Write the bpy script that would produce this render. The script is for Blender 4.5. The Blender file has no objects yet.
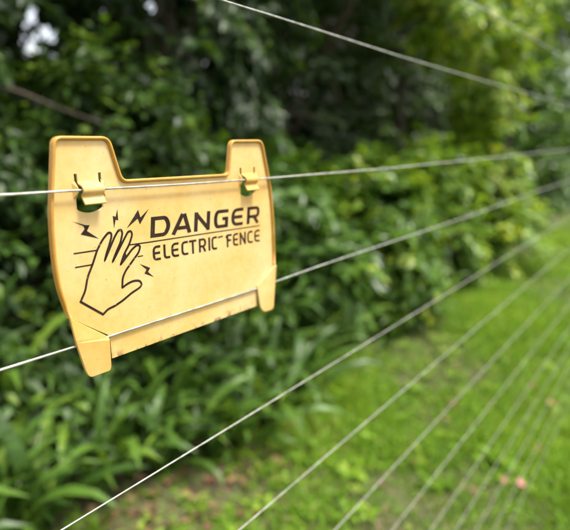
import bpy, math
import numpy as np
from mathutils import Vector

# ------------------------------------------------------------------ camera, sky, sun
S = bpy.context.scene
COL = S.collection
PITCH, AZ = math.radians(12.9115), math.radians(36.1353)
cam_data = bpy.data.cameras.new('camera')
cam = bpy.data.objects.new('camera', cam_data); COL.objects.link(cam)
cam.location = (-0.30011, -0.34028, 1.42)
cam.rotation_euler = (math.pi/2 - PITCH, 0, AZ - math.pi/2)
cam_data.sensor_fit = 'HORIZONTAL'; cam_data.sensor_width = 36.0
cam_data.lens = 36.0*554/570
cam_data.clip_start = 0.02; cam_data.clip_end = 2000
cam_data.dof.use_dof = True
cam_data.dof.focus_distance = 0.425
cam_data.dof.aperture_fstop = 4.3
S.camera = cam

SUN_EL, SUN_AZ = math.radians(67), math.radians(-62)     # azimuth measured from +x towards +y
sd = Vector((math.cos(SUN_EL)*math.cos(SUN_AZ), math.cos(SUN_EL)*math.sin(SUN_AZ), math.sin(SUN_EL)))
world = bpy.data.worlds.new('World'); S.world = world; world.use_nodes = True
wn = world.node_tree.nodes; wl = world.node_tree.links
sky = wn.new('ShaderNodeTexSky'); sky.sky_type = 'NISHITA'; sky.sun_disc = False
sky.sun_elevation = SUN_EL; sky.sun_rotation = math.pi/2 - SUN_AZ
sky.air_density = 1.0; sky.dust_density = 4.0; sky.ozone_density = 1.0
bg = wn['Background']; bg.inputs['Strength'].default_value = 0.095
hsv = wn.new('ShaderNodeHueSaturation'); hsv.inputs['Saturation'].default_value = 0.35      # thin white cloud
wl.new(sky.outputs['Color'], hsv.inputs['Color']); wl.new(hsv.outputs['Color'], bg.inputs['Color'])
sun_data = bpy.data.lights.new('sun', 'SUN'); sun_data.energy = 1.5; sun_data.angle = math.radians(12)
sun_data.color = (1.0, 0.95, 0.86)
sun = bpy.data.objects.new('sun', sun_data); COL.objects.link(sun)
sun.rotation_euler = sd.to_track_quat('Z', 'Y').to_euler(); sun.location = sd*20
S.view_settings.view_transform = 'Standard'; S.view_settings.look = 'None'
S.view_settings.gamma = 1.0; S.view_settings.use_curve_mapping = False
S.view_settings.exposure = 2.15
S.render.engine = 'CYCLES'
S.cycles.max_bounces = 4; S.cycles.diffuse_bounces = 2; S.cycles.transmission_bounces = 2; S.cycles.glossy_bounces = 2; S.cycles.transparent_max_bounces = 4
S.cycles.use_denoising = True; S.cycles.adaptive_threshold = 0.02

RNG = np.random.default_rng(7)

# ------------------------------------------------------------------ helpers
def link(o, parent=None):
    COL.objects.link(o)
    if parent is not None: o.parent = parent
    return o
def tag(o, label=None, cat=None, group=None, kind=None):
    if label: o['label'] = label
    if cat: o['category'] = cat
    if group: o['group'] = group
    if kind: o['kind'] = kind
    return o
def empty(name, loc=(0, 0, 0), rz=0.0):
    o = bpy.data.objects.new(name, None); o.location = loc; o.rotation_euler = (0, 0, rz)
    o.empty_display_size = 0.1
    return link(o)
def mesh_obj(name, verts, faces, mat, parent=None, smooth=True):
    me = bpy.data.meshes.new(name); me.from_pydata(verts, [], faces); me.update()
    if smooth: me.polygons.foreach_set('use_smooth', [True]*len(me.polygons))
    me.materials.append(mat)
    return link(bpy.data.objects.new(name, me), parent)

class Nodes:
    def __init__(self, name):
        self.m = bpy.data.materials.new(name); self.m.use_nodes = True
        self.t = self.m.node_tree; self.b = self.t.nodes['Principled BSDF']
        self.out = self.t.nodes['Material Output']
    def n(self, kind, **kw):
        x = self.t.nodes.new(kind)
        for k, v in kw.items(): setattr(x, k, v)
        return x
    def l(self, a, b): self.t.links.new(a, b)
    def noise(self, scale, detail=4, rough=0.6, coord='Object'):
        tc = self.n('ShaderNodeTexCoord'); nz = self.n('ShaderNodeTexNoise')
        nz.inputs['Scale'].default_value = scale; nz.inputs['Detail'].default_value = detail
        nz.inputs['Roughness'].default_value = rough
        self.l(tc.outputs[coord], nz.inputs['Vector']); return nz.outputs['Fac']
    def ramp(self, fac, stops):
        r = self.n('ShaderNodeValToRGB'); e = r.color_ramp.elements
        while len(e) < len(stops): e.new(0.5)
        for q, (p, c) in zip(e, stops): q.position = p; q.color = (*c, 1)
        self.l(fac, r.inputs['Fac']); return r.outputs['Color']
    def mix(self, fac, a, b, mode='MIX'):
        m = self.n('ShaderNodeMix', data_type='RGBA', blend_type=mode)
        for sock, v in ((m.inputs[0], fac), (m.inputs[6], a), (m.inputs[7], b)):
            if hasattr(v, 'is_output'): self.l(v, sock)
            elif isinstance(v, (int, float)): sock.default_value = v
            else: sock.default_value = (*v, 1)
        return m.outputs[2]
    def bump(self, fac, strength=0.3, dist=0.01):
        b = self.n('ShaderNodeBump'); b.inputs['Strength'].default_value = strength; b.inputs['Distance'].default_value = dist
        self.l(fac, b.inputs['Height']); self.l(b.outputs['Normal'], self.b.inputs['Normal'])

def leaf_material(name, stops, rough=0.38, trans=0.35, tcol=(1.35, 1.25, 0.5), spec=0.32):
    k = Nodes(name)
    at = k.n('ShaderNodeAttribute', attribute_name='tone')
    col = k.ramp(at.outputs['Fac'], stops)
    nz = k.noise(60, 2)
    col = k.mix(0.35, col, k.ramp(nz, [(0.3, (0.55, 0.55, 0.5)), (0.7, (1.25, 1.2, 1.1))]), 'MULTIPLY')
    k.l(col, k.b.inputs['Base Color'])
    k.b.inputs['Roughness'].default_value = rough; k.b.inputs['Specular IOR Level'].default_value = spec
    tr = k.n('ShaderNodeBsdfTranslucent')
    k.l(k.mix(1.0, col, tcol, 'MULTIPLY'), tr.inputs['Color'])
    mx = k.n('ShaderNodeMixShader'); mx.inputs[0].default_value = trans
    k.l(k.b.outputs[0], mx.inputs[1]); k.l(tr.outputs[0], mx.inputs[2]); k.l(mx.outputs[0], k.out.inputs['Surface'])
    return k.m

M = {}
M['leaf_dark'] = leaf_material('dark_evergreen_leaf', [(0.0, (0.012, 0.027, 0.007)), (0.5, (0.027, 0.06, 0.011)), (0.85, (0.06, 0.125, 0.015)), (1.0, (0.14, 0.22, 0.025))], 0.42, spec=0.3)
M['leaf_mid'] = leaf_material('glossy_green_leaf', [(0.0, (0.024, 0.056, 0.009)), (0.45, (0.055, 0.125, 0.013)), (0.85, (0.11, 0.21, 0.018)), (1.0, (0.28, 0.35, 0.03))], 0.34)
M['leaf_lime'] = leaf_material('lime_green_leaf', [(0.0, (0.04, 0.09, 0.01)), (0.5, (0.11, 0.21, 0.015)), (0.85, (0.2, 0.32, 0.025)), (1.0, (0.36, 0.42, 0.04))], 0.4, 0.42)
M['leaf_strap'] = leaf_material('strap_leaf_green', [(0.0, (0.026, 0.062, 0.011)), (0.6, (0.065, 0.135, 0.018)), (1.0, (0.14, 0.23, 0.028))], 0.4, 0.3)
M['grass'] = leaf_material('lawn_blade_green', [(0.0, (0.045, 0.11, 0.006)), (0.5, (0.13, 0.255, 0.013)), (0.85, (0.21, 0.345, 0.022)), (0.96, (0.24, 0.3, 0.05)), (1.0, (0.3, 0.24, 0.1))], 0.5, 0.42, spec=0.18)
M['litter'] = leaf_material('dry_leaf_brown', [(0.0, (0.05, 0.026, 0.014)), (0.5, (0.12, 0.055, 0.03)), (1.0, (0.22, 0.12, 0.065))], 0.6, 0.12, (1.2, 1, 0.8))
M['pink'] = leaf_material('fallen_leaf_pink', [(0.0, (0.3, 0.07, 0.08)), (1.0, (0.4, 0.15, 0.14))], 0.55, 0.15, (1.1, 1, 1))
k = Nodes('bark_brown'); nz = k.noise(14, 6, 0.7)
k.l(k.ramp(nz, [(0.3, (0.035, 0.026, 0.018)), (0.7, (0.13, 0.1, 0.07))]), k.b.inputs['Base Color']); k.b.inputs['Roughness'].default_value = 0.85; k.bump(nz, 0.6, 0.02); M['bark'] = k.m
k = Nodes('soil_and_moss'); nz = k.noise(3.5, 8, 0.65); n2 = k.noise(40, 5)
c = k.ramp(nz, [(0.35, (0.06, 0.042, 0.026)), (0.55, (0.075, 0.075, 0.022)), (0.7, (0.06, 0.11, 0.018))])
k.l(k.mix(0.5, c, k.ramp(n2, [(0.3, (0.5, 0.5, 0.5)), (0.7, (1.4, 1.4, 1.4))]), 'MULTIPLY'), k.b.inputs['Base Color']); k.b.inputs['Roughness'].default_value = 0.95; k.bump(n2, 0.8, 0.02); M['soil'] = k.m

# faded yellow plastic
def plastic(name, stained, tint=(1, 1, 1)):
    k = Nodes(name); big = k.noise(13, 4, 0.6); patch = k.noise(34, 3, 0.6); fine = k.noise(160, 6, 0.7); spot = k.noise(420, 2, 0.4)
    c = k.ramp(big, [(0.32, (0.56, 0.345, 0.10)), (0.5, (0.58, 0.395, 0.155)), (0.68, (0.59, 0.435, 0.22))])
    c = k.mix(0.5, c, k.ramp(patch, [(0.36, (0.93, 0.85, 0.62)), (0.62, (1.03, 1.05, 1.12))]), 'MULTIPLY')
    c = k.mix(0.35, c, k.ramp(fine, [(0.35, (0.82, 0.76, 0.66)), (0.6, (1.02, 1.02, 1.02))]), 'MULTIPLY')
    c = k.mix(1.0, c, tint, 'MULTIPLY')
    if stained:                                              # mould along the bottom lip
        tc = k.n('ShaderNodeTexCoord'); sp = k.n('ShaderNodeSeparateXYZ'); k.l(tc.outputs['Object'], sp.inputs[0])
        mr = k.n('ShaderNodeMapRange'); mr.inputs[1].default_value = 0.0165; mr.inputs[2].default_value = 0.0105; mr.inputs[3].default_value = 0; mr.inputs[4].default_value = 1
        k.l(sp.outputs['Z'], mr.inputs[0])
        dr = k.ramp(k.noise(110, 5, 0.7), [(0.52, (0, 0, 0)), (0.6, (1, 1, 1))])
        mm = k.n('ShaderNodeMath', operation='MULTIPLY'); k.l(mr.outputs[0], mm.inputs[0]); k.l(dr, mm.inputs[1])
        c = k.mix(mm.outputs[0], c, (0.2, 0.105, 0.04))
    c = k.mix(k.ramp(spot, [(0.70, (0, 0, 0)), (0.76, (1, 1, 1))]), c, (0.3, 0.18, 0.06))
    k.l(c, k.b.inputs['Base Color']); k.b.inputs['Roughness'].default_value = 0.5; k.b.inputs['Specular IOR Level'].default_value = 0.35
    k.b.inputs['Subsurface Weight'].default_value = 0.12; k.b.inputs['Subsurface Radius'].default_value = (0.004, 0.002, 0.0006)
    k.bump(fine, 0.12, 0.0006); return k.m
M['panel'] = plastic('faded_yellow_plastic_stained', True); M['plastic'] = plastic('faded_yellow_plastic', False, (0.93, 0.86, 0.68))
k = Nodes('deep_yellow_plastic'); fine = k.noise(120, 5, 0.7)
k.l(k.ramp(fine, [(0.3, (0.36, 0.175, 0.02)), (0.7, (0.46, 0.24, 0.035))]), k.b.inputs['Base Color']); k.b.inputs['Roughness'].default_value = 0.45
k.b.inputs['Subsurface Weight'].default_value = 0.12; k.b.inputs['Subsurface Radius'].default_value = (0.004, 0.002, 0.0006); M['rim'] = k.m
k = Nodes('worn_dark_ink'); w1 = k.noise(330, 4, 0.6); w2 = k.noise(60, 3)
c = k.ramp(w2, [(0.3, (0.012, 0.007, 0.005)), (0.7, (0.032, 0.019, 0.011))])
k.l(k.mix(k.ramp(w1, [(0.66, (0, 0, 0)), (0.7, (1, 1, 1))]), c, (0.6, 0.36, 0.12)), k.b.inputs['Base Color']); k.b.inputs['Roughness'].default_value = 0.7; k.b.inputs['Specular IOR Level'].default_value = 0.15; M['ink'] = k.m
k = Nodes('galvanised_wire'); nz = k.noise(90, 4)
k.l(k.ramp(nz, [(0.35, (0.25, 0.24, 0.21)), (0.65, (0.5, 0.48, 0.43))]), k.b.inputs['Base Color']); k.b.inputs['Metallic'].default_value = 0.55; k.b.inputs['Roughness'].default_value = 0.38; M['wire'] = k.m
k = Nodes('weathered_post_timber'); nz = k.noise(18, 6, 0.7)
k.l(k.ramp(nz, [(0.3, (0.12, 0.09, 0.065)), (0.7, (0.27, 0.22, 0.17))]), k.b.inputs['Base Color']); k.b.inputs['Roughness'].default_value = 0.85; k.bump(nz, 0.5, 0.01); M['post'] = k.m
k = Nodes('black_insulator_plastic'); nz = k.noise(50, 3)
k.l(k.ramp(nz, [(0.3, (0.015, 0.015, 0.015)), (0.7, (0.04, 0.04, 0.04))]), k.b.inputs['Base Color']); k.b.inputs['Roughness'].default_value = 0.45; M['insulator'] = k.m

# --- vectorised leaf meshes -----------------------------------------------------
TPL_LEAF = (np.array([(0, 0, 0), (.42, -.5, .16), (.46, 0, 0), (.42, .5, .16), (1, 0, 0)], float), [(0, 2, 1), (0, 3, 2), (1, 2, 4), (2, 3, 4)])
TPL_BLADE = (np.array([(0, -.32, 0), (0, .32, 0), (.45, -.5, .0), (.45, .5, .0), (.8, -.3, 0), (.8, .3, 0), (1, 0, 0)], float), [(0, 1, 3, 2), (2, 3, 5, 4), (4, 5, 6)])
def unit(a): return a/np.maximum(np.linalg.norm(a, axis=-1, keepdims=True), 1e-9)
def leaf_mesh(name, P, D, N, L, W, bend, tone, mat, tpl=TPL_LEAF):
    T, F = tpl; n = len(P); D = unit(D); X = unit(np.cross(D, N)); U = np.cross(X, D)
    a = T[:, 0][None, :, None]; b = T[:, 1][None, :, None]; c = T[:, 2][None, :, None]
    L = L[:, None, None]; W = W[:, None, None]; bend = bend[:, None, None]
    V = P[:, None, :] + D[:, None, :]*(a*L*(1-.25*bend*a)) + X[:, None, :]*(b*W) + U[:, None, :]*(c*W - bend*L*a*a*.6)
    nv = len(T); V = V.reshape(-1, 3)
    off = (np.arange(n)*nv)
    loops = np.concatenate([np.array(f) for f in F]); sizes = np.array([len(f) for f in F])
    li = (off[:, None] + loops[None, :]).ravel()
    tot = np.tile(sizes, n); start = np.concatenate([[0], np.cumsum(tot)[:-1]])
    me = bpy.data.meshes.new(name)
    me.vertices.add(len(V)); me.vertices.foreach_set('co', V.astype(np.float32).ravel())
    me.loops.add(len(li)); me.loops.foreach_set('vertex_index', li.astype(np.int32))
    me.polygons.add(len(tot)); me.polygons.foreach_set('loop_start', start.astype(np.int32)); me.polygons.foreach_set('loop_total', tot.astype(np.int32))
    me.update(calc_edges=True)
    at = me.attributes.new('tone', 'FLOAT', 'POINT'); at.data.foreach_set('value', np.repeat(tone, nv).astype(np.float32))
    me.polygons.foreach_set('use_smooth', np.ones(len(tot), bool))
    me.materials.append(mat)
    return me

def tubes(paths, mat, name, parent, sides=7):
    """paths: list of (points, radii) swept as tapered tubes into one mesh object"""
    V, F = [], []
    for pts, rad in paths:
        pts = [Vector(p) for p in pts]; base = len(V)
        for i, p in enumerate(pts):
            t = (pts[min(i+1, len(pts)-1)] - pts[max(i-1, 0)]).normalized()
            u = t.cross(Vector((0.31, 0.17, 1) if abs(t.z) < 0.9 else (1, 0.2, 0))).normalized(); w = t.cross(u)
            for s in range(sides):
                a = 2*math.pi*s/sides
                V.append(p + (u*math.cos(a) + w*math.sin(a))*rad[i])
        for i in range(len(pts)-1):
            for s in range(sides):
                F.append((base+i*sides+s, base+i*sides+(s+1) % sides, base+(i+1)*sides+(s+1) % sides, base+(i+1)*sides+s))
        F.append(tuple(base+s for s in range(sides))[::-1]); F.append(tuple(base+(len(pts)-1)*sides+s for s in range(sides)))
    return mesh_obj(name, [tuple(v) for v in V], F, mat, parent)

def wob(a, b, n, amt, rng):
    a = np.array(a, float); b = np.array(b, float)
    P = [a + (b-a)*i/(n-1) for i in range(n)]
    return [p if i in (0,) else p + rng.normal(0, amt, 3)*(i/(n-1)) for i, p in enumerate(P)]

GAPS = []     # (point, axis, radius): natural holes in the tree crowns
def in_gap(P):
    m = np.zeros(len(P), bool)
    for q, ax, r in GAPS:
        v = P - np.array(q); ax = unit(np.array(ax, float)); d = v - (v@ax)[:, None]*ax
        m |= np.linalg.norm(d, axis=1) < r*np.clip(1+(v@ax)/3.2, .7, 3)*(0.6+0.7*np.abs(np.sin(P[:, 2]*37+P[:, 0]*23)))
    return m

def woody(name, label, cat, base, blobs, mat, seed, twigs, leaf, per=14, twig_len=0.24, trunk_r=0.05, limbs=7, droop=0.35, group=None, stems=1, shell=0.45, tone=(0.5, 0.25), gap=True, aspect=0.46, extra=()):
    """A tree or shrub: trunk / stems, limbs into each crown blob, and a crown of separate leaves on twigs."""
    rng = np.random.default_rng(seed)
    root = empty(name, base); tag(root, label, cat, group)
    blobs = [(np.array(c, float), np.array(r, float)) for c, r in blobs]     # local centres and radii
    vol = np.array([r[0]*r[1]+r[1]*r[2]+r[0]*r[2] for c, r in blobs]); pr = vol/vol.sum()
    # trunk or stems
    top = max(c[2] for c, r in blobs); forks = []
    for s in range(stems):
        a = rng.uniform(0, 6.28); o = np.array([math.cos(a), math.sin(a), 0])*(0.12 if stems > 1 else 0)
        lean = o*3.0 + np.array([rng.normal(0, .12), rng.normal(0, .12), 0])
        pts = wob(o + np.array([0, 0, -0.05]), lean + np.array([0, 0, top*0.8]), 7, 0.05*top/3, rng)
        tubes([(pts, [trunk_r*(1.15-.8*i/6) for i in range(7)])], M['bark'], 'trunk' if stems == 1 else 'stem', root, 9)
        forks.append(pts)
    # limbs
    for i in range(limbs):
        c, r = blobs[rng.choice(len(blobs), p=pr)]; tr = forks[rng.integers(len(forks))]; st = tr[rng.integers(2, 6)]
        d = unit(rng.normal(0, 1, 3)); end = c + d*r*rng.uniform(.55, .9)
        pts = wob(st, end, 6, 0.06*np.linalg.norm(end-st), rng); pts[0] = st
        r0 = trunk_r*rng.uniform(.3, .5)
        paths = [(pts, [r0*(1-.75*j/5) for j in range(6)])]
        for q in range(4):
            s2 = pts[rng.integers(2, 6)]; e2 = s2 + unit(rng.normal(0, 1, 3)+0.7*d)*rng.uniform(.2, .5)*r.mean()
            paths.append((wob(s2, e2, 4, .03, rng), [r0*.4, r0*.32, r0*.22, r0*.1]))
        tubes(paths, M['bark'], 'branch', root, 6)
    for pts in extra:
        pts = [np.array(p)-np.array(base) for p in pts]; pts = [np.array([0, 0, pts[0][2]*.8])] + pts
        tubes([(pts, [.014, .008, .007, .006, .005, .002][:len(pts)])], M['bark'], 'branch', root, 7)
    # twigs: clustered in shells
    bi = rng.choice(len(blobs), size=twigs, p=pr)
    C = np.array([b[0] for b in blobs])[bi]; R = np.array([b[1] for b in blobs])[bi]
    # sub-clumps on each blob keep the crown uneven
    nc = max(8, twigs//26); cd = unit(rng.normal(0, 1, (nc, 3)))
    d = unit(cd[rng.integers(nc, size=twigs)] + rng.normal(0, .2, (twigs, 3)))
    rad = rng.uniform(shell, 1.0, twigs)**0.7*(0.86+0.2*np.sin(5*d[:, 0]+3*d[:, 2]+seed)+rng.normal(0, .05, twigs))
    tp = C + d*R*rad[:, None]
    keep = (tp[:, 2] + base[2] > 0.05); tp, d = tp[keep], d[keep]; nt = len(tp)
    td = unit(d + rng.normal(0, .45, (nt, 3)) + np.array([0, 0, .25-droop]))
    ctone = rng.normal(0, 1, nt)
    P = np.repeat(tp, per, 0); TD = np.repeat(td, per, 0); OD = np.repeat(d, per, 0); n = len(P)
    f = np.tile(np.linspace(0, 1, per), nt)
    P = P + TD*(f*twig_len)[:, None] + rng.normal(0, .015, (n, 3)); P[:, 2] -= droop*twig_len*.6*f*f
    side = unit(np.cross(TD, np.array([0, 0, 1.0]))+1e-6)*np.where(np.arange(n) % 2, 1, -1)[:, None]
    D = unit(TD*.75 + side*.8 + rng.normal(0, .3, (n, 3)) + np.array([0, 0, -droop]))
    N = unit(np.array([0, 0, 1.0]) + OD*.45 + rng.normal(0, .38, (n, 3)))
    L = leaf*rng.uniform(.65, 1.25, n); W = L*aspect*rng.uniform(.8, 1.15, n)
    tn = np.clip(tone[0] + tone[1]*(.6*np.repeat(ctone, per) + .6*rng.normal(0, 1, n)) + .12*(f-.5), 0, 1)
    if gap and GAPS:
        kp = ~in_gap(P + np.array(base)); P, D, N, L, W, tn = P[kp], D[kp], N[kp], L[kp], W[kp], tn[kp]; n = len(P)
    me = leaf_mesh('crown', P, D, N, L, W, rng.uniform(0.05, .5, n), tn, mat)
    o = link(bpy.data.objects.new('crown' if cat == 'tree' else 'foliage', me), root); o['kind'] = 'stuff'
    return root

# ------------------------------------------------------------------ ground and lawn
def ground():
    rng = np.random.default_rng(3)
    xs = np.concatenate([[-600, -120, -30], np.arange(-8, 26, .5), [40, 80, 200, 600]]); ys = np.concatenate([[-600, -120, -30], np.arange(-8, 12, .5), [20, 60, 150, 600]])
    V = [(x, y, (0.018*math.sin(1.7*x+.6*y)+.015*math.sin(2.3*y-1.1*x) if abs(x) < 27 and abs(y) < 12 else 0)) for y in ys for x in xs]
    nx = len(xs); F = [(j*nx+i, j*nx+i+1, (j+1)*nx+i+1, (j+1)*nx+i) for j in range(len(ys)-1) for i in range(nx-1)]
    o = mesh_obj('ground', V, F, M['soil']); o['kind'] = 'structure'
ground()
def gz(x, y): return 0.018*np.sin(1.7*x+.6*y)+.015*np.sin(2.3*y-1.1*x)

def grass():
    rng = np.random.default_rng(11)
    A = []
    for n, x0, x1, y0, y1, sc in ((150000, -.6, 5.2, -1.6, 1.5, 1.0), (90000, 5.2, 13, -2.5, 1.5, 1.5), (40000, 13, 25.5, -5, 2.0, 2.2), (26000, -4, 13, -7.5, -1.6, 2.0)):
        x = rng.uniform(x0, x1, n); y = rng.uniform(y0, y1, n)
        pat = np.sin(3.1*x+1.3*np.sin(2.1*y))+np.sin(4.3*y-1.9*x)+np.sin(9*x)*np.sin(8*y)*.7
        bare = np.exp(-(((x-1.05)/.75)**2+((y-1.08)/.27)**2))*1.05 + np.clip((y-1.25)/.25, 0, 1.2)
        keep = rng.uniform(0, 1, n) < np.clip(.66+.26*pat, .3, 1)*np.clip(1.05-bare, .05, 1)
        A.append(np.stack([x[keep], y[keep], np.full(keep.sum(), sc), pat[keep]], 1))
    A = np.concatenate(A); n = len(A)
    P = np.stack([A[:, 0], A[:, 1], gz(A[:, 0], A[:, 1])], 1)
    D = unit(np.stack([rng.normal(0, .55, n), rng.normal(0, .55, n), rng.uniform(.35, 1, n)], 1))
    N = unit(np.stack([rng.normal(0, .5, n), rng.normal(0, .5, n), np.ones(n)], 1))
    L = rng.uniform(.04, .105, n)*A[:, 2]**.5*np.clip(1+.22*A[:, 3], .5, 1.8); W = rng.uniform(.004, .009, n)*A[:, 2]
    tn = np.clip(.45+.1*A[:, 3]+rng.normal(0, .17, n), 0, .97); tn[rng.uniform(0, 1, n) < .03] = 1.0
    me = leaf_mesh('grass', P, D, N, L, W, rng.uniform(.2, .9, n), tn, M['grass'], TPL_BLADE)
    o = link(bpy.data.objects.new('grass', me)); tag(o, 'bright green lawn grass growing beneath the electric fence wires', 'grass', kind='stuff')
grass()

def weeds():
    rng = np.random.default_rng(13); nc = 1500
    cx = rng.uniform(.3, 9, nc); cy = rng.uniform(-1.6, 1.15, nc); per = 9; n = nc*per
    a = rng.uniform(0, 6.28, n); rr_ = rng.uniform(.0, .035, n); X = np.repeat(cx, per)+rr_*np.cos(a); Y = np.repeat(cy, per)+rr_*np.sin(a)
    P = np.stack([X, Y, gz(X, Y)+rng.uniform(.012, .05, n)], 1); D = np.stack([np.cos(a), np.sin(a), rng.uniform(-.1, .7, n)], 1)
    N = unit(np.stack([rng.normal(0, .3, n), rng.normal(0, .3, n), np.ones(n)], 1)); L = rng.uniform(.022, .05, n)*np.repeat(rng.uniform(.7, 1.3, nc), per)
    tn = np.clip(np.repeat(rng.normal(.6, .22, nc), per)+rng.normal(0, .08, n), 0, .95)
    me = leaf_mesh('lawn_weeds', P, D, N, L, L*.55, rng.uniform(.1, .6, n), tn, M['grass'])
    o = link(bpy.data.objects.new('lawn_weeds', me)); tag(o, 'small broad leaved weeds growing all through the lawn', 'weeds', kind='stuff')
weeds()

def litter():
    rng = np.random.default_rng(19); n = 1100
    x = rng.uniform(.1, 6, n)**1.0; y = 1.12+rng.normal(0, .2, n)
    k2 = rng.uniform(0, 1, n) < np.where(x < 2.2, 1, .35); x, y = x[k2], y[k2]; n = len(x)
    P = np.stack([x, y, gz(x, y)+rng.uniform(.004, .022, n)], 1)
    D = np.stack([rng.normal(0, 1, n), rng.normal(0, 1, n), rng.normal(0, .18, n)], 1); N = unit(np.stack([rng.normal(0, .3, n), rng.normal(0, .3, n), np.ones(n)], 1))
    L = rng.uniform(.03, .07, n)
    me = leaf_mesh('leaf_litter', P, D, N, L, L*rng.uniform(.35, .55, n), rng.uniform(-.3, .4, n), rng.uniform(0, 1, n), M['litter'])
    o = link(bpy.data.objects.new('leaf_litter', me)); tag(o, 'brown leaf litter scattered on bare soil along the foot of the hedge', 'leaf litter', kind='stuff')
litter()

# ------------------------------------------------------------------ electric fence: posts and wires
ZW = [1.645, 1.528, 1.3815, 1.273, 1.142, 1.017, 0.888, 0.762, 0.637, 0.530, 0.415, 0.295, 0.175]
fence = empty('electric_fence', (0, 0, 0)); tag(fence, 'electric fence of many taut horizontal bare metal wires in front of the hedge', 'fence')
XL, XR = -2.6, 10.5
BEND = {1: [(-.3, .010), (.07, .005), (.17, .004), (.43, -.001), (.94, -.005), (1.67, -.008)],
        2: [(-.4, .0085), (-.129, .0045), (-.0755, .0035), (.03, .0010), (.141, -.0003), (.396, -.0022), (1.0, -.001), (1.754, .0022)],
        3: [(-.3, .004), (-.142, .003), (-.088, .002), (-.059, .0012), (.118, -.0008), (.151, 0), (.247, .001), (.775, .000), (1.43, .006)]}
for i, z in enumerate(ZW):
    xs = [XL] + [b[0] for b in BEND.get(i, [(0, -.003), (1.2, -.002)])] + [4.0, 7.0, XR]
    dz = [.006] + [b[1] for b in BEND.get(i, [(0, -.003), (1.2, -.002)])] + [-.003, -.002, .0]
    xx = np.concatenate([np.linspace(xs[j], xs[j+1], 8, endpoint=False) for j in range(len(xs)-1)] + [[XR]])
    zz = np.interp(xx, xs, dz); 
    for _ in range(2): zz[1:-1] = (zz[:-2]+2*zz[1:-1]+zz[2:])/4
    pts = [(x, 0, z+d) for x, d in zip(xx, zz)]
    r = .00085 if i in (2, 3) else .0009 if i < 2 else .00072
    tubes([(pts, [r]*len(pts))], M['wire'], 'wire', fence, 8)
for xp in (XL, XR):
    pts = [(xp, .05, -.3), (xp, .05, .6), (xp, .05, 1.2), (xp, .05, 1.78), (xp, .05, 1.8)]
    p = tubes([(pts, [.047, .046, .045, .044, .036])], M['post'], 'post', fence, 14)
    for z in ZW:
        q = tubes([([(xp-.016, 0, z), (xp-.012, 0, z), (xp-.004, 0, z), (xp+.004, 0, z), (xp+.012, 0, z), (xp+.016, 0, z)], [.006, .011, .007, .007, .011, .006])], M['insulator'], 'insulator', p, 10)

# ------------------------------------------------------------------ warning sign (local: x right, z up, -y towards the viewer; millimetres)
SIGN_Y = 0.0008; SIGN_Z = 1.273 - 0.0285
sign = empty('warning_sign', (0, SIGN_Y, SIGN_Z)); sign.rotation_euler = (-0.0214, 0, 0)
tag(sign, 'faded yellow plastic sign reading DANGER ELECTRIC FENCE clipped to two fence wires', 'sign')
ZOFF = 28.5
def mm(p, w=0.0): return (p[0]/1000, -w/1000, (p[1]+ZOFF)/1000)
def fillet(pts, radius, closed=True, seg=5):
    """round the corners of a 2D polyline; radius a number or one per point"""
    n = len(pts); out = []
    for i, p in enumerate(pts):
        r = radius[i] if isinstance(radius, (list, tuple)) else radius
        if r <= 0 or (not closed and i in (0, n-1)): out.append(tuple(p)); continue
        a = np.array(pts[i-1], float); b = np.array(p, float); c = np.array(pts[(i+1) % n], float)
        la, lc = np.linalg.norm(a-b), np.linalg.norm(c-b); t = min(r, la*.48, lc*.48)
        s, e = b+(a-b)/la*t, b+(c-b)/lc*t
        for j in range(seg+1):
            f = j/seg; out.append(tuple((1-f)**2*s+2*f*(1-f)*b+f*f*e))
    return out
def plate(name, loops, thick, bevel, mat, parent, w=0.0):
    """flat plate with holes: front face at height w, given thickness backwards"""
    cu = bpy.data.curves.new(name, 'CURVE'); cu.dimensions = '2D'; cu.fill_mode = 'BOTH'
    cu.extrude = (thick/2-bevel)/1000; cu.bevel_depth = bevel/1000; cu.bevel_resolution = 2; cu.offset = -bevel/1000
    for lp in loops:
        sp = cu.splines.new('POLY'); sp.points.add(len(lp)-1); sp.use_cyclic_u = True
        for q, p in zip(sp.points, lp): q.co = (p[0]/1000, (p[1]+ZOFF)/1000, 0, 1)
    tmp = bpy.data.objects.new('tmp', cu); COL.objects.link(tmp)
    dg = bpy.context.evaluated_depsgraph_get(); me = bpy.data.meshes.new_from_object(tmp.evaluated_get(dg))
    bpy.data.objects.remove(tmp); bpy.data.curves.remove(cu)
    co = np.zeros(len(me.vertices)*3); me.vertices.foreach_get('co', co); co = co.reshape(-1, 3)
    co = np.stack([co[:, 0], -(co[:, 2] + (w-thick/2)/1000), co[:, 1]], 1)
    me.vertices.foreach_set('co', co.ravel()); me.materials.clear(); me.materials.append(mat); me.update(); me.name = name
    return link(bpy.data.objects.new(name, me), parent)

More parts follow.
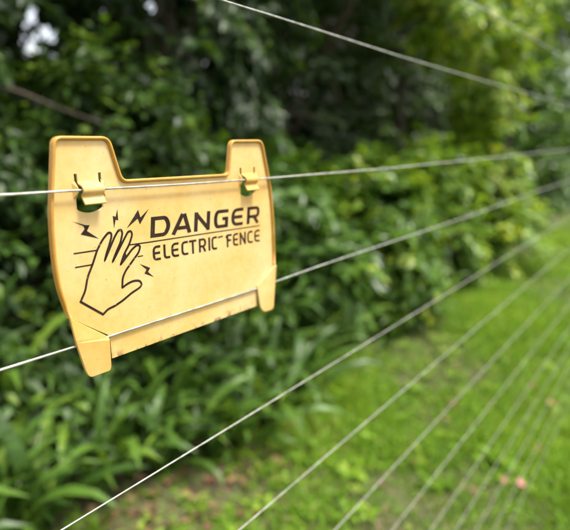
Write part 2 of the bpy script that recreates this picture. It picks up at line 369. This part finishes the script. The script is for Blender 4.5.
OUT = [(-89.6, 23.4), (-95.6, 44.4), (-97.0, 66), (-96.0, 93.9), (-93.4, 113), (-88.0, 148.0), (-44.5, 147.8), (-35.5, 116.4), (81.5, 114.8), (87.0, 145.0), (132.6, 145.0), (140.1, 117.1), (145.4, 95.6), (148.2, 66), (148.6, 42), (148.8, 19.2)]
RAD = [0, 12, 14, 14, 12, 6, 6, 5, 4, 6, 7, 12, 14, 14, 8, 0]
edge = fillet(OUT, RAD, closed=False)
BOT = [(119.8, 1.6), (119.4, -19.4), (48, -18.8), (-57.1, -17.7), (-57.6, 1.0)]
body = edge + BOT
def clip_hole(x0, x1, ztop, zbot):
    """two slits, the space behind the tongue and the window below it"""
    a = [(x0, ztop), (x0, zbot+2)] + [(x0+(x1-x0)*f, zbot+2-3.4*math.sin(math.pi*f)**.7 if 0 < f < 1 else zbot+2) for f in (.08, .2, .35, .5, .65, .8, .92)] + [(x1, zbot+2), (x1, ztop)]
    b = [(x1-2.1, ztop-.2), (x1-2.1, ztop-5.8), (x0+2.1, ztop-5.8), (x0+2.1, ztop-.2)]
    return fillet(a, .0)+b
H1 = clip_hole(-74.7, -53.0, 123.0, 96.5); H2 = clip_hole(99.6, 121.6, 119.8, 93.6)
panel = plate('panel', [body, H1, H2], 2.0, 0.25, M['panel'], sign)

# raised rim swept round the edge
def sweep(name, line, profile, mat, parent, closed=False):
    L = np.array(line, float); n = len(L)
    T = unit(np.gradient(L, axis=0)); Nn = np.stack([T[:, 1], -T[:, 0]], 1)          # to the right of travel = inwards
    V, F = [], []; m = len(profile)
    for p, q in zip(L, Nn):
        for (o, w) in profile: V.append(mm(p+q*o, w))
    for i in range(n-1):
        for j in range(m-1): F.append((i*m+j, i*m+j+1, (i+1)*m+j+1, (i+1)*m+j))
    F += [tuple(range(m)), tuple(range((n-1)*m, n*m))[::-1]]
    o = mesh_obj(name, V, F, mat, parent); return o
sweep('rim', edge, [(-.35, -2.1), (-.45, 1.0), (-.2, 1.9), (.5, 2.3), (1.3, 2.25), (1.9, 1.7), (2.2, .7), (2.6, -.2)], M['rim'], sign)

# corner hooks that fold over the lower wire
def hook(pts, fold, name='hook'):
    P = fillet(pts, [0, 2, 3, 4, 3, 1.5, 2, 0], True, 4) if len(pts) == 8 else fillet(pts, [2.5, 4, 4, 3, 1.5], True, 4)
    a, b = np.array(fold[0]), np.array(fold[1]); t = unit(b-a); nrm = np.array([t[1], -t[0]])
    if nrm[1] > 0: nrm = -nrm
    n = len(P); V, F = [], []
    ins = np.mean(np.array(P), 0)
    for lvl, shrink in ((0.0, .985), (0.45, 1.0), (1.9, 1.0), (2.3, .975)):      # back to front
        for p in P:
            p = np.array(p); dd = max(0.0, (p-a)@nrm); q = ins+(p-ins)*shrink
            V.append(mm(q, (1.0+2.0*min(1, dd/2.2)-.012*dd) + lvl - .9))
    for l in range(3):
        for i in range(n): F.append((l*n+i, l*n+(i+1) % n, (l+1)*n+(i+1) % n, (l+1)*n+i))
    F += [tuple(range(n))[::-1], tuple(range(3*n, 4*n))]
    return mesh_obj(name, V, F, M['plastic'], sign, smooth=False)
LH = [(-89.9, 23.6), (-88.4, 5.5), (-82.5, -19.2), (-79.8, -24.2), (-62.2, -24.6), (-61.0, -21.5), (-60.6, -1.0), (-60.6, 1.6)]
RH = [(149.4, 19.4), (141.5, -27.8), (125.8, -27.2), (119.6, -21.0), (117.8, 1.8)]
hook(LH, ((-89.6, 23.4), (-60, 2.0))); hook(RH, ((150.9, 19.6), (119.8, 1.5)))

# wire clips: tongue bent over the upper wire, with small catches beside it
def clip(x0, x1, zt):
    prof = [(zt+1.0, -.15), (zt-4.6, -.12), (zt-6.2, .3), (zt-7.0, 1.6), (zt-7.5, 3.4), (zt-8.4, 5.1), (zt-9.8, 6.2), (zt-11.5, 6.5), (zt-13.2, 6.1), (zt-14.4, 5.0), (zt-15.1, 4.0), (zt-15.9, 3.9), (zt-17.8, 5.2), (zt-20.2, 6.8), (zt-21.0, 7.3)]
    P = np.array(prof); T = unit(np.gradient(P, axis=0)); Nn = np.stack([T[:, 1], -T[:, 0]], 1)*-1
    inner = P - np.stack([-T[:, 1], T[:, 0]], 1)*-1.3
    inner = P + np.stack([T[:, 1], -T[:, 0]], 1)*-1.3
    if inner[7, 1] > P[7, 1]: inner = P + np.stack([T[:, 1], -T[:, 0]], 1)*1.3
    ring = [tuple(p) for p in P] + [tuple(p) for p in inner[::-1]]
    m = len(ring); V, F = [], []
    for x, sh in ((x0, .4), (x0+.5, 0), (x1-.5, 0), (x1, .4)):
        c = np.mean(ring, 0)
        for (z, w) in ring: V.append(mm((x, z), w - sh*.25))
    for s in range(3):
        for i in range(m): F.append((s*m+i, s*m+(i+1) % m, (s+1)*m+(i+1) % m, (s+1)*m+i))
    h = len(P)
    for s in (0, 3):
        for i in range(h-1):
            f = (s*m+i, s*m+i+1, s*m+m-2-i, s*m+m-1-i); F.append(f if s else f[::-1])
    o = mesh_obj('clip', V, F, M['plastic'], sign)
    for sgn, xe in ((-1, x0-2.1), (1, x1+2.1)):
        V = [mm((xe+sgn*2.6, zt-5.5), .05), mm((xe+sgn*2.6, zt-17), .05), mm((xe-sgn*1.2, zt-10.5), 2.6), mm((xe-sgn*1.2, zt-12.2), 2.6), mm((xe-sgn*.2, zt-4.5), -.9), mm((xe-sgn*.2, zt-18), -.9)]
        F = [(0, 2, 3, 1), (0, 4, 2), (1, 3, 5), (4, 5, 3, 2), (0, 1, 5, 4)]
        mesh_obj('catch', V, F, M['plastic'], o, smooth=False)
clip(-72.5, -55.2, 123.0); clip(101.8, 119.4, 119.8)

# printed ink -------------------------------------------------------------
class Ink:
    def __init__(s): s.V, s.F, s.k = [], [], 0
    def stroke(s, pts, hw, closed=False):
        """ribbon of half width hw (number or (horizontal, vertical) pen)"""
        hx, hz = (hw, hw) if isinstance(hw, (int, float)) else hw
        P = np.array(pts, float)/np.array([hx, hz]); n = len(P); b = len(s.V); w = .10+.012*s.k; s.k = (s.k+1) % 9
        for i in range(n):
            pr = P[i-1] if (closed or i > 0) else None; nx = P[(i+1) % n] if (closed or i < n-1) else None
            d1 = unit(P[i]-pr) if pr is not None else unit(nx-P[i]); d2 = unit(nx-P[i]) if nx is not None else d1
            n1 = np.array([-d1[1], d1[0]]); n2 = np.array([-d2[1], d2[0]]); q = unit(n1+n2); q = q/max(.45, q@n1)
            for sg in (1, -1): s.V.append(mm((P[i]+sg*q)*np.array([hx, hz]), w))
        for i in range(n if closed else n-1):
            j = (i+1) % n; s.F.append((b+2*i, b+2*j, b+2*j+1, b+2*i+1))
    def poly(s, pts):
        b = len(s.V); w = .10+.012*s.k; s.k = (s.k+1) % 9
        s.V += [mm(p, w) for p in pts]; s.F.append(tuple(range(b, b+len(pts))))
    def build(s, name, parent):
        o = mesh_obj(name, s.V, s.F, M['ink'], parent, smooth=False)
        return o
def letter(ch, x, w, base, H, pen, shear):
    hx, hz = pen; t, b, l, r, m = H-hz, hz, hx, w-hx, H*.5; rd = H*.30
    G = {'D': [([(l, b), (r-rd*.6, b), (r, b+rd), (r, t-rd), (r-rd*.6, t), (l, t)], True, [0, rd*.6, rd*.6, rd*.6, rd*.6, 0])],
         'A': [([(l*.9, 0), (w*.53, H)], False, 0), ([(w*.60, H), (r+.1*l, 0)], False, 0), ([(w*.30, H*.30), (w*.84, H*.30)], False, 0)],
         'N': [([(l, 0), (l, H)], False, 0), ([(l+.1, t), (r-.1, b)], False, 0), ([(r, 0), (r, H)], False, 0)],
         'G': [([(w, t), (l+rd*.4, t), (l, t-rd*.8), (l, b+rd*.8), (l+rd*.4, b), (r, b), (r, m), (w*.58, m)], False, [0, rd, rd*.6, rd*.6, rd, 0, 0, 0])],
         'E': [([(w, t), (l, t), (l, b), (w, b)], False, rd*1.3), ([(l, m), (w*.94, m)], False, 0)],
         'R': [([(l, 0), (l, t), (r, t), (r, H*.42), (l, H*.42)], False, [0, 0, rd, rd, 0]), ([(w*.55, H*.42), (r, 0)], False, 0)],
         'L': [([(l, H), (l, b), (w, b)], False, rd*.9)], 'C': [([(w, t), (l, t), (l, b), (w, b)], False, rd*1.3)],
         'T': [([(0, t), (w, t)], False, 0), ([(w*.5, t), (w*.5, 0)], False, 0)], 'I': [([(w/2, 0), (w/2, H)], False, 0)],
         'F': [([(l, 0), (l, t), (w, t)], False, 0), ([(l, m*1.05), (w*.85, m*1.05)], False, 0)]}[ch]
    k = Ink()
    for pts, closed, rr in G:
        p = fillet(pts, rr, closed, 6) if (not isinstance(rr, (int, float)) or rr > 0) else pts
        k.stroke([(x+q[0]+shear*q[1], base+q[1]-.030*q[0]) for q in p], pen, closed)
    return k
title = empty('tmp_title'); bpy.data.objects.remove(title)
for ch, x0, x1 in (('D', -12.1, 8.6), ('A', 10.2, 32.9), ('N', 36.0, 55.6), ('G', 60.6, 79.8), ('E', 84.0, 100.9), ('R', 106.6, 125.9)):
    letter(ch, x0, x1-x0, 69.3-.031*(x0+12), 16.6, (2.2, 1.52), .125).build('title_letter', panel)
for ch, x0, x1 in (('E', -10.9, -2.6), ('L', .4, 7.6), ('E', 9.0, 17.4), ('C', 20.2, 28.2), ('T', 29.4, 38.2), ('R', 41.0, 50.2), ('I', 52.9, 55.4), ('C', 57.0, 64.2), ('F', 77.2, 84.6), ('E', 85.9, 93.6), ('N', 95.6, 104.9), ('C', 107.0, 115.2), ('E', 117.6, 126.4)):
    letter(ch, x0, x1-x0, 50.3-.031*(x0+11), 12.2, (1.22, 1.0), .015).build('letter', panel)
k = Ink(); k.stroke([(65.6, 58.6), (72.6, 58.9)], .75); k.poly([(75.6, 58.2), (79.6, 59.6), (80.2, 54.8), (78.4, 52.6), (77.2, 55.6)]); k.build('smudge', panel)
k = Ink(); k.stroke([(-33.5, 67.0), (-15.1, 66.3), (51.7, 64.4), (127.3, 62.0)], .52); k.build('rule_line', panel)
k = Ink(); k.stroke([(-80.9, 68.1), (-61.6, 67.5)], .55); k.build('motion_line', panel)
k = Ink(); k.stroke([(-80.9, 58.2), (-65.9, 57.7)], .55); k.build('motion_line', panel)
k = Ink(); k.stroke([(-25.9, 56.6), (-20.6, 56.5)], .45); k.build('motion_line', panel)
hand = [(-61.6, 18.8), (-79.2, 32.8), (-74.6, 39.8), (-71.6, 49.6), (-66.8, 57.5), (-61.7, 67.7), (-56.4, 74.6), (-51.2, 78.9), (-48.6, 78.6), (-48.4, 75.8), (-50.8, 70.2), (-54.0, 64.0), (-55.9, 59.2), (-51.5, 66.1), (-45.4, 75.6), (-42.0, 79.4), (-39.4, 79.7), (-38.4, 77.0), (-40.8, 70.2), (-46.0, 62.6), (-49.1, 57.0), (-45.2, 61.9), (-38.4, 70.8), (-33.4, 77.2), (-30.5, 77.6), (-29.4, 74.6), (-33.0, 67.4), (-38.6, 60.6), (-42.3, 53.4), (-38.4, 56.6), (-30.6, 63.4), (-25.4, 66.0), (-22.6, 64.6), (-24.4, 59.9), (-31.9, 53.4), (-38.2, 47.8), (-41.6, 42.8), (-42.6, 35.2), (-36.9, 37.5), (-30.9, 38.4), (-25.6, 37.2), (-23.6, 33.8), (-26.4, 31.5), (-34.0, 29.3), (-43.2, 25.1), (-51.0, 22.6), (-57.0, 21.8)]
rr = [.1, .1] + [2.6]*(len(hand)-2)
for i in (12, 20, 28, 37): rr[i] = .4
k = Ink(); k.stroke(fillet(hand, rr, True, 4), .92, True)
for a, b, c in (((-55.9, 58.7), (-50.2, 70.5), (-50.8, 67.8)), ((-49.1, 56.6), (-41.6, 68.4), (-42.6, 66.4)), ((-42.3, 53.0), (-37.0, 62.0), (-36.4, 59.2))):
    k.poly([a, b, c])
k.build('hand_pictogram', panel)
for pts in ([(-79.8, 90.8), (-69.5, 86.9), (-66.0, 86.4), (-68.6, 82.6), (-59.4, 75.7), (-74.0, 80.7), (-70.4, 84.2), (-71.2, 86.4)],
            [(-41.3, 95.6), (-41.3, 86.9), (-43.6, 87.7), (-45.6, 81.2), (-45.9, 90.9), (-43.4, 89.9)],
            [(-11.4, 92.9), (-21.4, 81.4), (-23.2, 86.2), (-34.4, 79.8), (-22.2, 92.9), (-20.4, 86.8)],
            [(-24.6, 50.6), (-14.3, 45.5), (-16.8, 42.6), (-11.0, 37.2), (-20.6, 42.0), (-18.2, 44.8)]):
    k = Ink(); k.poly(pts); k.build('lightning_bolt', panel)

# ------------------------------------------------------------------ vegetation
for gx, gzz, gr in ((1.36, 1.90, .07), (1.47, 1.97, .06), (1.40, 2.04, .05), (1.30, 1.99, .045), (1.52, 1.86, .04), (2.2, 2.22, .05)):
    GAPS.append(((gx, 2.5, gzz), (gx+.3, 2.84, gzz-1.42), gr))
D_, Mi, Li = M['leaf_dark'], M['leaf_mid'], M['leaf_lime']  # greens partly stand in for light: dark for shaded left, lime for sunlit right
# dark back row
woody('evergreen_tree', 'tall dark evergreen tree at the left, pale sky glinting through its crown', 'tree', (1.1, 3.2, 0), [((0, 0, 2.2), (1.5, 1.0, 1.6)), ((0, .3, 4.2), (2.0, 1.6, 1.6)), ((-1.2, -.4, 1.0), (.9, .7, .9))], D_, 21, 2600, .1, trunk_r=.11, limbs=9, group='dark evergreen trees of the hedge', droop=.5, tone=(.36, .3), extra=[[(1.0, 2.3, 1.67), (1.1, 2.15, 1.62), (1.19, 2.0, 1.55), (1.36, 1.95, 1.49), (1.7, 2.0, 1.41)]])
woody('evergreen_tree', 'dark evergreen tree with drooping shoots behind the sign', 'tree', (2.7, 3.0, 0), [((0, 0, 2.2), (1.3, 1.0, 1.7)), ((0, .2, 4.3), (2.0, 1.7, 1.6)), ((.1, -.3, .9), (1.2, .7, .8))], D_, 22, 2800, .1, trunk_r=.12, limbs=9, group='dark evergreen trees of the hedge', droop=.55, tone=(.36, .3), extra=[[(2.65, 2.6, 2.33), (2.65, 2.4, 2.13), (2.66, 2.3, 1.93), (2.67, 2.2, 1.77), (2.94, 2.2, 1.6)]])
woody('evergreen_tree', 'shadowy dark evergreen tree filling the middle of the hedge', 'tree', (4.9, 3.6, 0), [((0, 0, 2.0), (1.7, 1.1, 1.8)), ((0, .2, 4.4), (2.2, 1.7, 1.7)), ((0, -.2, .8), (1.4, .8, .8)), ((-.4, -1.5, 4.0), (1.9, 1.2, 1.0))], D_, 23, 3400, .095, trunk_r=.13, limbs=8, group='dark evergreen trees of the hedge', tone=(.35, .2))  # last crown blob is an unseen overhang added to shade the hedge interior
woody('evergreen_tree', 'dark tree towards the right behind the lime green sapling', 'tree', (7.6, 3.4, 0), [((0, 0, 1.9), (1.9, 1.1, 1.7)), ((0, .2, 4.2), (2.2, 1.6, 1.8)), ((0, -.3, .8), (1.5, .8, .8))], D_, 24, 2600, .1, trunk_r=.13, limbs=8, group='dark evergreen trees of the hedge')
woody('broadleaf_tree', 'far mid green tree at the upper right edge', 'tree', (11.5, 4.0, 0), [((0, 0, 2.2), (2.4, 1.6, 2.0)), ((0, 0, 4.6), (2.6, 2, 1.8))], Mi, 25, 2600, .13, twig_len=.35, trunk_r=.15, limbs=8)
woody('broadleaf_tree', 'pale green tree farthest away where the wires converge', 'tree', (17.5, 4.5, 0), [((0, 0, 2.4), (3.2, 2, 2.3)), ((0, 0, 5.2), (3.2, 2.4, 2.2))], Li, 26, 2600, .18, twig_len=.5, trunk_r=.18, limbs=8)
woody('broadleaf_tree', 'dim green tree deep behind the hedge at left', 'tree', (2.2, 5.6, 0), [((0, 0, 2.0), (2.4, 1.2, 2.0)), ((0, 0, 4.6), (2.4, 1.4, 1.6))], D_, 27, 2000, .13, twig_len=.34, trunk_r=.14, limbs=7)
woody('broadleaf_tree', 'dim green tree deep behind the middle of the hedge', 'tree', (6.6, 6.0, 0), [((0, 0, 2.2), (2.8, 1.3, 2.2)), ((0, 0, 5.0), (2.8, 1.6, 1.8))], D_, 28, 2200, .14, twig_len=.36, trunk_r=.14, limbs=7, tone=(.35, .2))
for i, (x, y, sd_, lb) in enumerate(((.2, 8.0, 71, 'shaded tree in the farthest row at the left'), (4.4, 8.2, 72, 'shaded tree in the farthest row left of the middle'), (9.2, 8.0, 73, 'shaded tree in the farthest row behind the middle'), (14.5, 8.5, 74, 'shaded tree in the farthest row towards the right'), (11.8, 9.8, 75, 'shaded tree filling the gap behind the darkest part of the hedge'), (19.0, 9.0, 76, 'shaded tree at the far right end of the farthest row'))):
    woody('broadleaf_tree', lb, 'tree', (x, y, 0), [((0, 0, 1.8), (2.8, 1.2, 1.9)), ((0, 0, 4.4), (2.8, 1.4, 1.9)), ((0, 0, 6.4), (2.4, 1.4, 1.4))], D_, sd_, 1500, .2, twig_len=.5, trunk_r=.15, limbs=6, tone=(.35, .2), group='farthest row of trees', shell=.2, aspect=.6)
# front shrubs
woody('shrub', 'dark leafy shrub at the left edge behind the strap leaved plants', 'shrub', (.35, 2.15, 0), [((0, 0, .75), (.75, .55, .7)), ((.1, .2, 1.5), (.7, .5, .6))], D_, 31, 1100, .075, stems=4, trunk_r=.022, limbs=8, group='shrubs along the front of the hedge', tone=(.45, .25))
woody('shrub', 'glossy green shrub behind the bottom edge of the sign', 'shrub', (1.55, 2.0, 0), [((0, 0, .6), (.7, .5, .55)), ((.1, .25, 1.3), (.65, .45, .6))], D_, 32, 1100, .075, stems=4, trunk_r=.022, limbs=8, group='shrubs along the front of the hedge', tone=(.58, .27))
woody('shrub', 'glossy green shrub just right of the sign', 'shrub', (2.65, 1.85, 0), [((0, 0, .5), (.6, .5, .5)), ((-.1, .1, .95), (.5, .4, .4))], Mi, 33, 620, .105, stems=4, trunk_r=.02, limbs=7, group='shrubs along the front of the hedge', tone=(.45, .22))
woody('shrub', 'bright glossy shrub low in the middle beside the lawn edge', 'shrub', (3.55, 1.65, 0), [((0, 0, .45), (.6, .42, .45)), ((.15, .1, .85), (.42, .35, .4))], Mi, 34, 620, .11, stems=4, trunk_r=.02, limbs=7, group='shrubs along the front of the hedge', tone=(.6, .25))
woody('shrub', 'yellowish green shrub leaning over the lawn right of the middle', 'shrub', (4.7, 1.6, 0), [((0, 0, .5), (.7, .42, .5)), ((.1, .1, 1.0), (.5, .35, .4))], Li, 35, 560, .115, stems=4, trunk_r=.02, limbs=7, group='shrubs along the front of the hedge', tone=(.5, .25))
woody('shrub', 'low bright lime green shrub spilling onto the lawn at right', 'shrub', (5.9, 1.25, 0), [((0, 0, .3), (.6, .3, .32)), ((.5, .1, .5), (.6, .3, .35))], Li, 39, 380, .11, stems=3, trunk_r=.015, limbs=5, group='shrubs along the front of the hedge', tone=(.65, .25))
woody('sapling', 'slender lime green sapling rising at the right of the hedge', 'sapling', (6.1, 1.55, 0), [((0, 0, 1.3), (.4, .3, .7)), ((-.2, 0, 2.1), (.34, .3, .6)), ((.1, 0, .6), (.5, .35, .5)), ((-.9, .1, 2.7), (.7, .4, .45)), ((.35, 0, 2.7), (.3, .3, .4))], Li, 36, 430, .125, stems=2, trunk_r=.022, limbs=8, tone=(.72, .22))
woody('shrub', 'mid green shrub just right of the lime green sapling', 'shrub', (8.2, 1.7, 0), [((0, 0, .7), (1.1, .5, .7)), ((.3, .2, 1.6), (1.0, .5, .8))], Mi, 37, 900, .12, stems=4, trunk_r=.025, limbs=8, group='shrubs along the front of the hedge', tone=(.4, .22))
woody('shrub', 'distant blurred green shrub at the right edge of the picture', 'shrub', (12.2, 2.2, 0), [((0, 0, .8), (1.8, .7, .8)), ((0, .2, 1.9), (1.6, .7, 1.0))], Mi, 38, 1100, .16, twig_len=.4, stems=4, trunk_r=.03, limbs=8, group='shrubs along the front of the hedge', tone=(.4, .22))

# strap-leaved plants along the foot of the hedge
def strap_mesh(seed):
    rng = np.random.default_rng(seed); seg = 7; V, F = [], []
    arch = rng.uniform(1.0, 1.9); a0 = math.radians(rng.uniform(62, 82)); x = z = 0.0; tw = rng.normal(0, .25)
    for i in range(seg+1):
        f = i/seg; w = .045*(math.sin(math.pi*min(1, f*.92+.08))**.75)*(1-.15*f)+.002
        ang = a0 - arch*f*f*1.2; 
        for b, c in ((-1, .35), (0, 0), (1, .35)):
            V.append((x - c*w*math.sin(ang), b*w*math.cos(tw*f), z + c*w*math.cos(ang) + b*w*math.sin(tw*f)))
        x += math.cos(ang)/seg; z += math.sin(ang)/seg
    for i in range(seg):
        for b in range(2): F.append((i*3+b, i*3+b+1, (i+1)*3+b+1, (i+1)*3+b))
    me = bpy.data.meshes.new('leaf'); me.from_pydata(V, [], F); me.update()
    at = me.attributes.new('tone', 'FLOAT', 'POINT'); at.data.foreach_set('value', np.full(len(V), np.clip(rng.normal(.5, .25), 0, 1), np.float32))
    me.polygons.foreach_set('use_smooth', [True]*len(F)); me.materials.append(M['leaf_strap']); return me
STRAPS = [strap_mesh(100+i) for i in range(9)]
CANE = tubes([([(0, 0, -.02), (.004, 0, .4), (0, .004, 1)], [.009, .008, .006])], M['leaf_strap'], 'stem', None, 6); cane_obj = CANE; CANE = cane_obj.data; bpy.data.objects.remove(cane_obj)
rng = np.random.default_rng(41)
spots = []
for i in range(95):
    for t in range(200):
        f = rng.uniform(0, 1); x = .05+f**1.2*4.6; y = 1.24+rng.uniform(0, .66)+.08*math.sin(3*x) + .12*max(0, x-2.5)*0
        if all((x-a)**2+(y-b)**2 > .021 for a, b in spots): spots.append((x, y)); break
spots.sort()
for i, (x, y) in enumerate(spots):
    r = empty('strap_leaf_plant', (x, y, float(gz(x, y))-.01), rng.uniform(0, 6.28))
    n = rng.integers(13, 20); size = rng.uniform(.36, .6)*(1 if x < 2.4 else .78); cane = max(0, (y-1.32)*rng.uniform(.5, 1.1))
    front = True
    if cane > .05:
        front = False
        c = bpy.data.objects.new('stem', CANE); c.scale = (1, 1, cane+.04); link(c, r)
    if i == len(spots)-1: tag(r, 'rightmost strap leaved plant of the bed along the foot of the hedge', 'plant', 'strap leaved plants along the hedge foot')
    elif front: tag(r, 'low arching strap leaved plant in the front row beside the lawn edge', 'plant', 'low strap leaved plants along the lawn edge')
    else: tag(r, 'taller strap leaved plant with leaves up its stem behind the front row', 'plant', 'taller strap leaved plants along the hedge foot')
    for j in range(n):
        o = bpy.data.objects.new('leaf', STRAPS[rng.integers(9)])
        o.location = (rng.normal(0, .008), rng.normal(0, .008), cane*(j/n)**.7); s = size*rng.uniform(.6, 1.2)
        o.scale = (s, s*rng.uniform(.7, 1.15), s); o.rotation_euler = (rng.normal(0, .15), rng.normal(0, .22), j*2.4+rng.normal(0, .3)); link(o, r)

# fallen leaves one can pick out
def fallen(tone, mat, seed):
    rng = np.random.default_rng(seed); V = []; T = []
    rows = [(0, .02), (.15, .22), (.4, .36), (.7, .27), (1, .01)]
    for a, w in rows:
        for b in (-1, 0, 1): V.append((a-.5, b*w, .06*abs(b)+.1*(a-.5)**2+rng.normal(0, .02)))
    F = [(i*3+b, i*3+b+1, i*3+b+4, i*3+b+3) for i in range(4) for b in range(2)]
    me = bpy.data.meshes.new('fallen_leaf'); me.from_pydata(V, [], F); me.update()
    at = me.attributes.new('tone', 'FLOAT', 'POINT'); at.data.foreach_set('value', np.full(len(V), tone, np.float32))
    me.polygons.foreach_set('use_smooth', [True]*len(F)); me.materials.append(mat); return me
PK = [fallen(t, M['pink'], 50+i) for i, t in enumerate((.1, .5, .9))]; BR = [fallen(t, M['litter'], 60+i) for i, t in enumerate((.3, .6, .85, 1.0))]
pinks = [((2.94, .25), .05, 'red pink fallen leaf on the lawn, highest of the pink ones'), ((2.77, .12), .055, 'pink fallen leaf on the lawn nearest the right edge'), ((1.91, .07), .05, 'larger pink fallen leaf in the lower right between thin wires'),
         ((1.89, .13), .035, 'small pink fallen leaf touching a wire line in the lower right'), ((2.25, .07), .035, 'dull pink fallen leaf lying in taller grass at lower right')]
for (x, y), s, lb in pinks:
    o = link(bpy.data.objects.new('fallen_leaf', PK[rng.integers(3)])); o.location = (x, y, float(gz(x, y))+.05); o.scale = (s, s, s); o.rotation_euler = (rng.normal(0, .3), rng.normal(0, .3), rng.uniform(0, 6.3))
    tag(o, lb, 'leaf', 'fallen leaves on the lawn')
for i in range(46):
    if i < 34: x, y = rng.uniform(.55, 1.9), rng.uniform(.8, 1.3)
    else: x, y = rng.uniform(1.3, 3.2), rng.uniform(.2, .9)
    s = rng.uniform(.03, .06); o = link(bpy.data.objects.new('fallen_leaf', BR[rng.integers(4)])); o.location = (x, y, float(gz(x, y))+.022+(.02 if i >= 34 else 0)); o.scale = (s, s, s)
    o.rotation_euler = (rng.normal(0, .3), rng.normal(0, .3), rng.uniform(0, 6.3))
    if i < 34: tag(o, 'dry brown fallen leaf on the bare strip at the foot of the hedge', 'leaf', 'dry fallen leaves by the hedge foot')
    else: tag(o, 'tan fallen leaf lying out on the green lawn', 'leaf', 'dry fallen leaves on the lawn')
